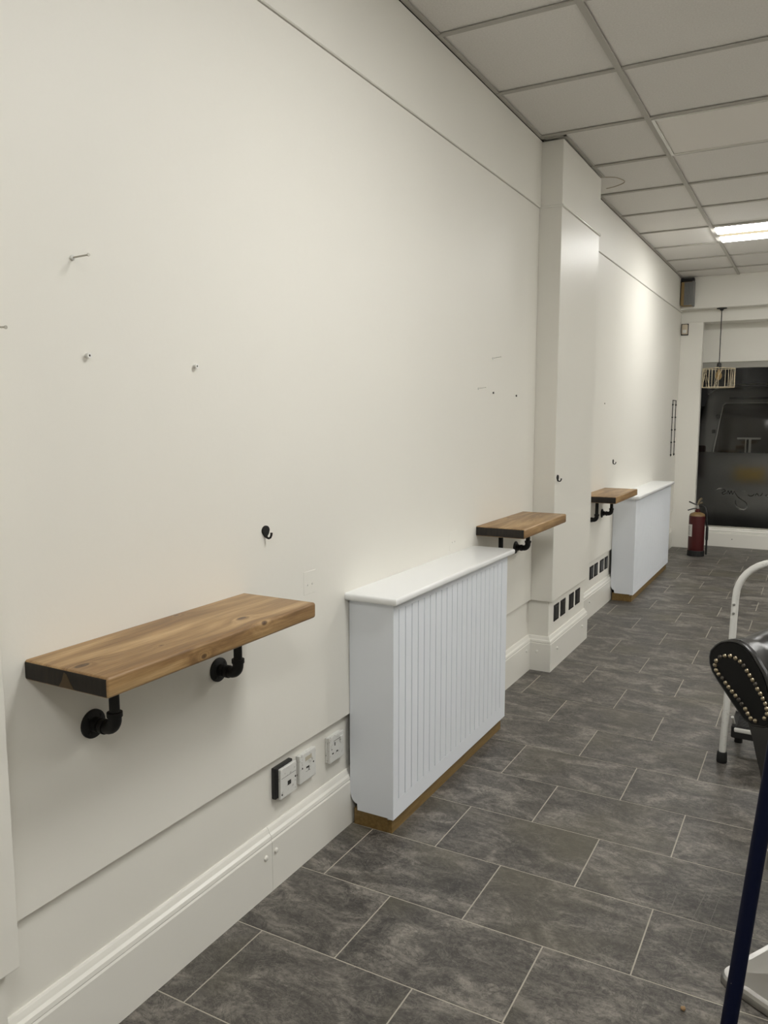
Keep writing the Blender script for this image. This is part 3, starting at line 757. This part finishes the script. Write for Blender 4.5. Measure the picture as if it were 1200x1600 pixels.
for k in range(30):
    a = 2*math.pi*k/30; tw = random.choice((0, 0.02, -0.03, 0.0, 0.04, 0.45, -0.5, 0.2, -0.15))
    atube(cb, [(px0+RR*math.cos(a), py0+RR*math.sin(a), RZ1), (px0+RR*math.cos(a+tw), py0+RR*math.sin(a+tw), RZ0)], 0.0020 if k % 2 else 0.0016, 6)
objs('cane_rod', cb, m_rod, t, world=True)

# ================================================================== FIRE EXTINGUISHER
ex, ey = 0.296, 8.27
t = thing('fire_extinguisher', (ex, ey, 0), 'red fire extinguisher standing on the floor by the window column', 'extinguisher')
obj('base', lathe([(0.078, 0.0), (0.080, 0.004), (0.080, 0.052), (0.076, 0.056)], (ex, ey, 0), 'z', 28), m_rubber, t, world=True)
obj('cylinder', lathe([(0.074, 0.05), (0.0755, 0.06), (0.0755, 0.388), (0.074, 0.398)], (ex, ey, 0), 'z', 32), m_red, t, world=True, smooth=True)
obj('shoulder', lathe([(0.074, 0.397), (0.071, 0.410), (0.060, 0.422), (0.035, 0.431), (0.022, 0.436)], (ex, ey, 0), 'z', 28), m_cream, t, world=True, smooth=True)['label'] = 'cream shoulder band'
obj('neck', lathe([(0.024, 0.432), (0.024, 0.455), (0.018, 0.458), (0.016, 0.485)], (ex, ey, 0), 'z', 16), m_red, t, world=True)
obj('valve', lathe([(0.014, 0.46), (0.018, 0.47), (0.018, 0.50), (0.010, 0.505), (0.010, 0.52)], (ex, ey, 0), 'z', 14), m_chrome, t, world=True)
b = bmesh.new(); atube(b, [(ex+0.01, ey, 0.50), (ex-0.03, ey-0.02, 0.515), (ex-0.075, ey-0.045, 0.538)], 0.006, 8); obj('lever', b, m_black, t, world=True, smooth=True)
b = bmesh.new(); atube(b, [(ex+0.01, ey, 0.475), (ex-0.035, ey-0.02, 0.468), (ex-0.085, ey-0.045, 0.452)], 0.006, 8); obj('carry_handle', b, m_black, t, world=True, smooth=True)
b = bmesh.new(); atube(b, [(ex, ey, 0.50), (ex+0.012, ey-0.01, 0.545), (ex+0.035, ey-0.02, 0.575)], 0.010, 8); atube(b, [(ex+0.01, ey, 0.52), (ex+0.045, ey-0.01, 0.532)], 0.008, 8)
obj('safety_pin', b, m_brass, t, world=True, smooth=True)
hs = [(ex+0.01, ey, 0.495), (ex+0.05, ey-0.01, 0.50), (ex+0.075, ey-0.015, 0.48), (ex+0.088, ey-0.02, 0.43), (ex+0.093, ey-0.02, 0.35), (ex+0.096, ey-0.015, 0.2)]
obj('hose', tube(hs, 0.0085, 10), m_black, t, world=True, smooth=True)
obj('nozzle', lathe([(0.010, 0.30), (0.013, 0.28), (0.013, 0.17), (0.009, 0.16), (0.009, 0.02)], (ex+0.097, ey-0.014, 0), 'z', 14), m_rubber, t, world=True)
def arcplate(cx, cy, r, a0, a1, z0, z1, th=0.0008, n=8):
    bm = bmesh.new(); P = [a0+(a1-a0)*k/n for k in range(n+1)]
    out = [(cx+(r+th)*math.cos(a), cy+(r+th)*math.sin(a)) for a in P]; inn = [(cx+(r-th)*math.cos(a), cy+(r-th)*math.sin(a)) for a in P[::-1]]
    return aprism(bm, out+inn, 'z', z0, z1)
lb = obj('label_sticker', arcplate(ex, ey, 0.0762, math.radians(178), math.radians(243), 0.195, 0.315), m_paper, t, world=True)
b = bmesh.new()
for k in range(5):
    q = arcplate(ex, ey, 0.0774, math.radians(188), math.radians(230-6*(k % 2)), 0.215+k*0.018, 0.2185+k*0.018, 0.0003, 6)
    me = bpy.data.meshes.new('x'); q.to_mesh(me); q.free(); b.from_mesh(me)
obj('print', b, m_ink, lb, world=True)

# ================================================================== STEP STOOL (white tubular)
sy = 3.285
t = thing('step_stool', (1.27, 3.42, 0), 'white tubular folding step stool with a curved handle loop, behind the black leather armchair', 'step stool')
W_ = 0.43
pts = [(1.048, sy, 0.032), (1.055, sy, 0.25), (1.062, sy, 0.50), (1.066, sy, 0.66)]
R = 0.145
for k in range(1, 10):
    a = math.pi/2*k/9; pts.append((1.067+R-R*math.cos(a), sy, 0.675+R*math.sin(a)))
rightp = [(1.067+W_-(p[0]-1.067), p[1], p[2]) for p in pts[::-1]]
obj('handle_frame', tube(pts+rightp, 0.0132, 14), m_stool, t, world=True, smooth=True)
for sx in (1.0475, 1.0475+W_+0.04): obj('rubber_foot', lathe([(0.0185, 0.0), (0.020, 0.004), (0.0185, 0.040), (0.0165, 0.044)], (sx, sy, 0), 'z', 16), m_rubber, t, world=True, smooth=True)
b = bmesh.new()
for z in (0.61, 0.645): alathe(b, [(0.005, 0), (0.005, -0.002), (0.002, -0.003)], (1.0625, sy-0.013, z), 'y', 10)
objs('rivet', b, m_steel, t, world=True)
# rear legs and treads
for sx in (1.088, 1.470):
    obj('leg', tube([(sx, sy+0.06, 0.47), (sx, sy+0.13, 0.30), (sx, sy+0.24, 0.025)], 0.011, 12), m_stool, t, world=True, smooth=True)
    obj('rubber_foot', lathe([(0.016, 0.0), (0.0165, 0.03), (0.014, 0.034)], (sx, sy+0.245, 0), 'z', 14), m_rubber, t, world=True)
for (z, dy) in ((0.150, 0.095), (0.45, 0.02)):
    tr = box('tread', (1.085, 1.473, sy+0.0, sy+dy+0.13, z-0.02, z), m_stool, t, bev=0.006, seg=2, world=True)
    b = bmesh.new(); abox(b, 1.075, 1.483, sy+0.004, sy+dy+0.126, z-0.045, z+0.005, 0.004)
    for k in range(7): abox(b, 1.095, 1.463, sy+0.012+k*0.018, sy+0.018+k*0.018, z+0.004, z+0.007)
    obj('rubber_mat', b, m_rubber, tr, world=True)
    b = bmesh.new(); atube(b, [(1.078, sy+0.005, z+0.04), (1.083, sy+0.03, z+0.005), (1.083, sy+0.07, z-0.03), (1.088, sy+0.12, z-0.045)], 0.006, 8)
    obj('bracket', b, m_stool, tr, world=True, smooth=True)
b = bmesh.new(); atube(b, [(1.073, sy+0.014, 0.615), (1.072, sy+0.02, 0.56)], 0.005, 8); obj('stop', b, m_black, t, world=True)

# ================================================================== STYLING CHAIR (black leather)
ang = math.atan2(-0.51, 0.86)
t = thing('styling_chair', (1.50, 2.03, 0), 'black leather salon armchair with brass studs on the arm front, on a square steel base', 'chair', ang)
ox, oy = -0.3695, -0.161
arm = [(0.109, 0.642), (0.1, 0.652), (0.078, 0.672), (0.055, 0.695), (0.032, 0.717), (0.018, 0.733), (0.009, 0.752), (0.007, 0.769), (0.010, 0.787), (0.024, 0.805), (0.039, 0.817), (0.06, 0.825), (0.083, 0.828), (0.104, 0.823), (0.125, 0.809), (0.143, 0.788), (0.157, 0.771), (0.168, 0.751), (0.180, 0.720), (0.190, 0.690), (0.188, 0.655), (0.165, 0.638), (0.135, 0.632)]
def inset(poly, d):
    c = Vector((sum(p[0] for p in poly)/len(poly), sum(p[1] for p in poly)/len(poly))); out = []
    n = len(poly)
    for i in range(n):
        a = Vector(poly[i-1]); b_ = Vector(poly[(i+1) % n]); tt = (b_-a).normalized(); nn_ = Vector((-tt.y, tt.x)); p = Vector(poly[i])
        if (c-p).dot(nn_) < 0: nn_ = -nn_
        out.append(tuple(p+nn_*d))
    return out
def loft(bm, rings):
    V = [[bm.verts.new(p) for p in r] for r in rings]
    for a, b_ in zip(V, V[1:]):
        for k in range(len(a)): bm.faces.new((a[k], a[(k+1) % len(a)], b_[(k+1) % len(a)], b_[k]))
    bm.faces.new(V[0][::-1]); bm.faces.new(V[-1])
    return bm
for s in (1, -1):
    mx = lambda u: s*(ox+u)
    rings = []
    for (yy, ins, dz) in ((0.006, 0.004, 0), (0.012, -0.001, 0), (0.05, 0.001, 0.0), (0.075, 0.006, -0.002), (0.10, 0.002, 0.0), (0.16, -0.002, 0.003), (0.25, -0.002, 0.006), (0.36, 0.0, 0.008), (0.47, 0.002, 0.010), (0.49, 0.012, 0.010)):
        rings.append([(mx(p[0]), oy+yy, p[1]+dz) for p in inset(arm, ins)])
    obj('armrest', loft(bmesh.new(), rings), m_leather, t, smooth=True)
    fp_ = inset(arm, 0.006)
    pn = obj('arm_front', prism([(mx(p[0]), p[1]) for p in fp_], 'y', oy-0.004, oy+0.008), m_leather2, t)
    ring = inset(arm, 0.0035)
    obj('piping', tube([(mx(p[0]), oy+0.002, p[1]) for p in ring], 0.0042, 8, closed=True), m_leather, t, smooth=True)
    studs = [(0.168, 0.699), (0.161, 0.709), (0.154, 0.719), (0.146, 0.728), (0.14, 0.738), (0.132, 0.746), (0.124, 0.755), (0.116, 0.764), (0.107, 0.774), (0.097, 0.781), (0.084, 0.786), (0.07, 0.788), (0.055, 0.784), (0.042, 0.778), (0.032, 0.766), (0.029, 0.754), (0.033, 0.742), (0.041, 0.734), (0.051, 0.727), (0.061, 0.718), (0.07, 0.71), (0.08, 0.702), (0.09, 0.694), (0.099, 0.687), (0.108, 0.679), (0.118, 0.67), (0.125, 0.661), (0.133, 0.652), (0.145, 0.650), (0.172, 0.688), (0.174, 0.676), (0.168, 0.664)]
    for i, (u, z) in enumerate(studs):
        r = 0.0058
        obj('stud', lathe([(r, 0.0), (r*0.93, -0.0027), (r*0.66, -0.0042), (r*0.3, -0.0053), (0.0004, -0.0056)], (mx(u), oy-0.004, z), 'y', 10), m_brassdull if i in (4, 8, 13, 18, 23, 24) else m_brass, pn, smooth=True)
# body under the arms, narrowing downwards
hw = [(0.640, 0.262), (0.60, 0.246), (0.562, 0.2345), (0.529, 0.2225), (0.459, 0.2075), (0.419, 0.1965), (0.34, 0.186), (0.325, 0.175)]
rings = [[(-w_, oy+0.02, z), (-w_+0.012, oy+0.003, z), (w_-0.012, oy+0.003, z), (w_, oy+0.02, z), (w_, oy+0.46, z), (-w_, oy+0.46, z)] for z, w_ in hw]
obj('seat_body', loft(bmesh.new(), rings), m_leather, t, smooth=True)
obj('seat_cushion', bx(-0.185, 0.185, oy-0.02, oy+0.42, 0.60, 0.69, 0.03, 3), m_leather, t, smooth=True)
bk = bmesh.new(); loft(bk, [[(-0.30, 0.26+dz*0.12, 0.50+dz), (0.30, 0.26+dz*0.12, 0.50+dz), (0.30, 0.37+dz*0.14, 0.50+dz), (-0.30, 0.37+dz*0.14, 0.50+dz)] for dz in (0, 0.25, 0.5)])
bmesh.ops.bevel(bk, geom=[e for e in bk.edges if len(e.link_faces) == 2 and e.calc_face_angle(0) > 0.5], offset=0.03, segments=3, affect='EDGES')
obj('backrest', bk, m_leather, t, smooth=True)
obj('column', lathe([(0.055, 0.035), (0.05, 0.06), (0.035, 0.08), (0.035, 0.33)], (0, 0, 0), 'z', 24), m_chrome, t, smooth=True)
# square pyramid steel base with rolled rim
HB = 0.242
def sq(h, r, z, n=6):
    P = []
    for cx_, cy_, a0 in ((h-r, h-r, 0), (-h+r, h-r, 90), (-h+r, -h+r, 180), (h-r, -h+r, 270)):
        for k in range(n+1):
            a = math.radians(a0+90*k/n); P.append((cx_+r*math.cos(a), cy_+r*math.sin(a), z))
    return P
bb = loft(bmesh.new(), [sq(HB-0.006, 0.03, 0.0), sq(HB-0.001, 0.034, 0.003), sq(HB, 0.035, 0.010), sq(HB-0.003, 0.034, 0.018)])
obj('base_rim', bb, m_steel, t, smooth=True)
bb = loft(bmesh.new(), [sq(HB-0.002, 0.034, 0.019), sq(HB-0.006, 0.032, 0.0255), sq(HB-0.016, 0.026, 0.026)])
obj('base_edge', bb, m_chrome, t, smooth=True)
bb = loft(bmesh.new(), [sq(HB-0.017, 0.012, 0.0255, 3), sq(HB-0.055, 0.004, 0.036, 3), sq(0.052, 0.004, 0.066, 3)])
obj('base_plate', bb, m_chrome, t)
b = bmesh.new(); atube(b, [(-0.02, -0.02, 0.33), (-0.02, -0.30, 0.30), (-0.02, -0.36, 0.24)], 0.011, 10); atube(b, [(-0.175, -0.155, 0.345), (-0.175, -0.160, 0.302)], 0.012, 10)
obj('footrest', b, m_steel, t, smooth=True)

# ================================================================== NAVY TRESTLE STAND (only one leg in view)
t = thing('folding_stand', (1.45, 1.25, 0), 'navy blue enamelled tubular leg of a folding stand, in the right foreground', 'stand')
topz = 0.98
def ln(a, b_, n=2): return [tuple(Vector(a).lerp(Vector(b_), k/(n-1))) for k in range(n)]
F1 = Vector((1.209, 1.245, 0.0)); D1 = Vector((0.0904, 0.189, 1.0))
A1 = F1+D1*0.030; B1 = F1+D1*topz
obj('leg', tube([A1, B1], 0.0125, 16), m_navy, t, world=True, smooth=True)
off_ = Vector((0.55, -0.30, 0))
obj('leg', tube([A1+off_, B1+off_], 0.0125, 16), m_navy, t, world=True, smooth=True)
F3 = Vector((1.42, 1.62, 0.0)); D3 = Vector((-0.09, -0.145, 1.0))
obj('leg', tube([F3+D3*0.03, F3+D3*topz], 0.0125, 16), m_navy, t, world=True, smooth=True)
obj('leg', tube([F3+off_+D3*0.03, F3+off_+D3*topz], 0.0125, 16), m_navy, t, world=True, smooth=True)
for f_ in (F1, F1+off_, F3, F3+off_): obj('rubber_foot', lathe([(0.017, 0), (0.018, 0.004), (0.0155, 0.04), (0.014, 0.045)], tuple(f_), 'z', 14), m_rubber, t, world=True)
obj('crossbar', tube([B1, B1+off_], 0.0125, 14), m_navy, t, world=True, smooth=True)
obj('crossbar', tube([F3+D3*topz, F3+off_+D3*topz], 0.0125, 14), m_navy, t, world=True, smooth=True)

# added street lamp outside, unseen, to brighten the parked van
t = thing('street_lamp', (4.6, 9.75, -0.08), 'street lamp on the pavement outside, beyond the photo', 'street lamp')
obj('post', tube([(4.6, 9.75, -0.08), (4.6, 9.75, 4.2), (4.3, 9.75, 4.45), (3.9, 9.75, 4.5)], 0.05, 12), m_steel, t, world=True, smooth=True)
obj('lantern', bx(3.55, 3.95, 9.67, 9.83, 4.44, 4.52, 0.02, 2), m_grey, t, world=True)
ld = bpy.data.lights.new('street_light', 'SPOT'); ld.energy = 160; ld.spot_size = 2.6; ld.spot_blend = 0.5; ld.color = (1, 0.93, 0.82); ld.shadow_soft_size = 0.12
lo = bpy.data.objects.new('street_light', ld); C.objects.link(lo); lo.location = (3.75, 9.75, 4.42); lo.rotation_euler = (0, -0.5, 0)

# small debris: bead on the floor
b = bmesh.new(); bmesh.ops.create_icosphere(b, subdivisions=2, radius=0.0062)
for v_ in b.verts: v_.co *= 1+0.12*math.sin(v_.co.x*900); v_.co.z *= 0.8
bmesh.ops.translate(b, vec=(1.117, 1.806, 0.005), verts=b.verts)
m_bead = newmat('brown_crumb', (0.30, 0.19, 0.09), 0.6)
tag(obj('crumb', b, m_bead, None, smooth=True), 'small brown crumb on the dark floor near the blue leg', 'crumb')

# ================================================================== OUTSIDE
gr = struct(box('ground', (-8, 10, 9.30, 24, -0.14, -0.08), m_asphalt))
van = thing('parked_van', (1.05, 11.2, -0.08), 'grey van parked outside, its rear facing the shop window', 'van')
VY = 10.30
def vring(z, xl, xr, y, r=0.09, n=5):
    P = []
    for cx_, cy_, a0 in ((xr-r, 13.6-r, 0), (xl+r, 13.6-r, 90), (xl+r, y+r, 180), (xr-r, y+r, 270)):
        for k in range(n+1):
            a = math.radians(a0+90*k/n); P.append((cx_+r*math.cos(a), cy_+r*math.sin(a), z))
    return P
prf = [(0.16, -0.04, 1.86, 10.30), (0.32, -0.06, 1.88, 10.24), (0.42, -0.05, 1.87, 10.26), (0.50, -0.06, 1.88, 10.33), (0.95, -0.05, 1.87, 10.34), (1.30, 0.00, 1.82, 10.40), (1.56, 0.05, 1.77, 10.46), (1.66, 0.09, 1.73, 10.52), (1.72, 0.17, 1.65, 10.62), (1.74, 0.30, 1.50, 10.80)]
obj('body', loft(bmesh.new(), [vring(*p) for p in prf]), m_van, van, world=True, smooth=True)
def slab(name, P, th, mat, par):
    bm = bmesh.new(); A = [bm.verts.new(p) for p in P]; B = [bm.verts.new((p[0], p[1]+th, p[2])) for p in P]
    bm.faces.new(A); bm.faces.new(B[::-1])
    for i in range(len(P)): bm.faces.new((A[i], A[(i+1) % len(P)], B[(i+1) % len(P)], B[i]))
    return obj(name, bm, mat, par, world=True)
rw = slab('rear_window', [(0.185, 10.325, 0.92), (1.64, 10.325, 0.92), (1.56, 10.432, 1.50), (1.53, 10.438, 1.525), (0.30, 10.438, 1.525), (0.262, 10.430, 1.50)], 0.03, m_vanglass, van)
b = bmesh.new(); atube(b, [(0.18, 10.322, 0.915), (0.258, 10.424, 1.50), (0.29, 10.434, 1.532), (1.53, 10.434, 1.532), (1.57, 10.424, 1.50), (1.645, 10.322, 0.915)], 0.009, 8)
obj('window_seal', b, m_steel, van, world=True)
box('spoiler_line', (0.33, 1.50, 10.40, 10.50, 1.575, 1.60), m_rubber, van, world=True)
slab('side_window', [(-0.075, 10.60, 1.0), (-0.072, 10.44, 1.0), (0.005, 10.50, 1.50), (-0.01, 10.62, 1.50)], 1.2, m_vanglass, van)
for (x, z) in ((0.218, 1.37), (0.178, 1.19)): box('hinge', (x-0.02, x+0.02, 10.335, 10.45, z-0.022, z+0.022), m_rubber, van, bev=0.005, world=True)
obj('roof_rail', tube([(0.085, 10.46, 1.640), (0.16, 10.52, 1.700), (0.30, 10.58, 1.745), (0.6, 10.60, 1.760), (1.2, 10.60, 1.760), (1.55, 10.55, 1.725)], 0.010, 8), m_steel, van, world=True, smooth=True)  # steel tube stands in for the bright highlight along the roof edge
box('number_plate', (0.44, 0.76, 10.29, 10.345, 0.605, 0.765), m_plate, van, bev=0.004, world=True)
box('bumper', (-0.03, 1.85, 10.16, 10.36, 0.20, 0.40), m_van, van, bev=0.04, seg=3, world=True, smooth=True)
for (a, b_) in ((-0.03, 0.10), (1.72, 1.85)): box('tail_light', (a, b_, 10.30, 10.42, 0.62, 1.02), m_tail, van, bev=0.015, world=True)
for (wx, wy) in ((0.0, 10.95), (1.66, 10.95), (0.0, 12.9), (1.66, 12.9)):
    obj('wheel', lathe([(0.15, 0.0), (0.27, 0.0), (0.31, 0.03), (0.31, 0.16), (0.27, 0.19), (0.15, 0.19)], (wx-0.06, wy, 0.23), 'x', 24), m_rubber, van, world=True, smooth=True)
# made-up pale T of bars, for an unidentified shape in the rear window
b = bmesh.new(); abox(b, 0.445, 0.70, 10.325, 10.345, 1.100, 1.122, 0.004); abox(b, 0.535, 0.548, 10.30, 10.335, 0.93, 1.105); abox(b, 0.575, 0.600, 10.30, 10.335, 0.93, 1.105)
obj('wiper_mount', b, m_silver, van, world=True)
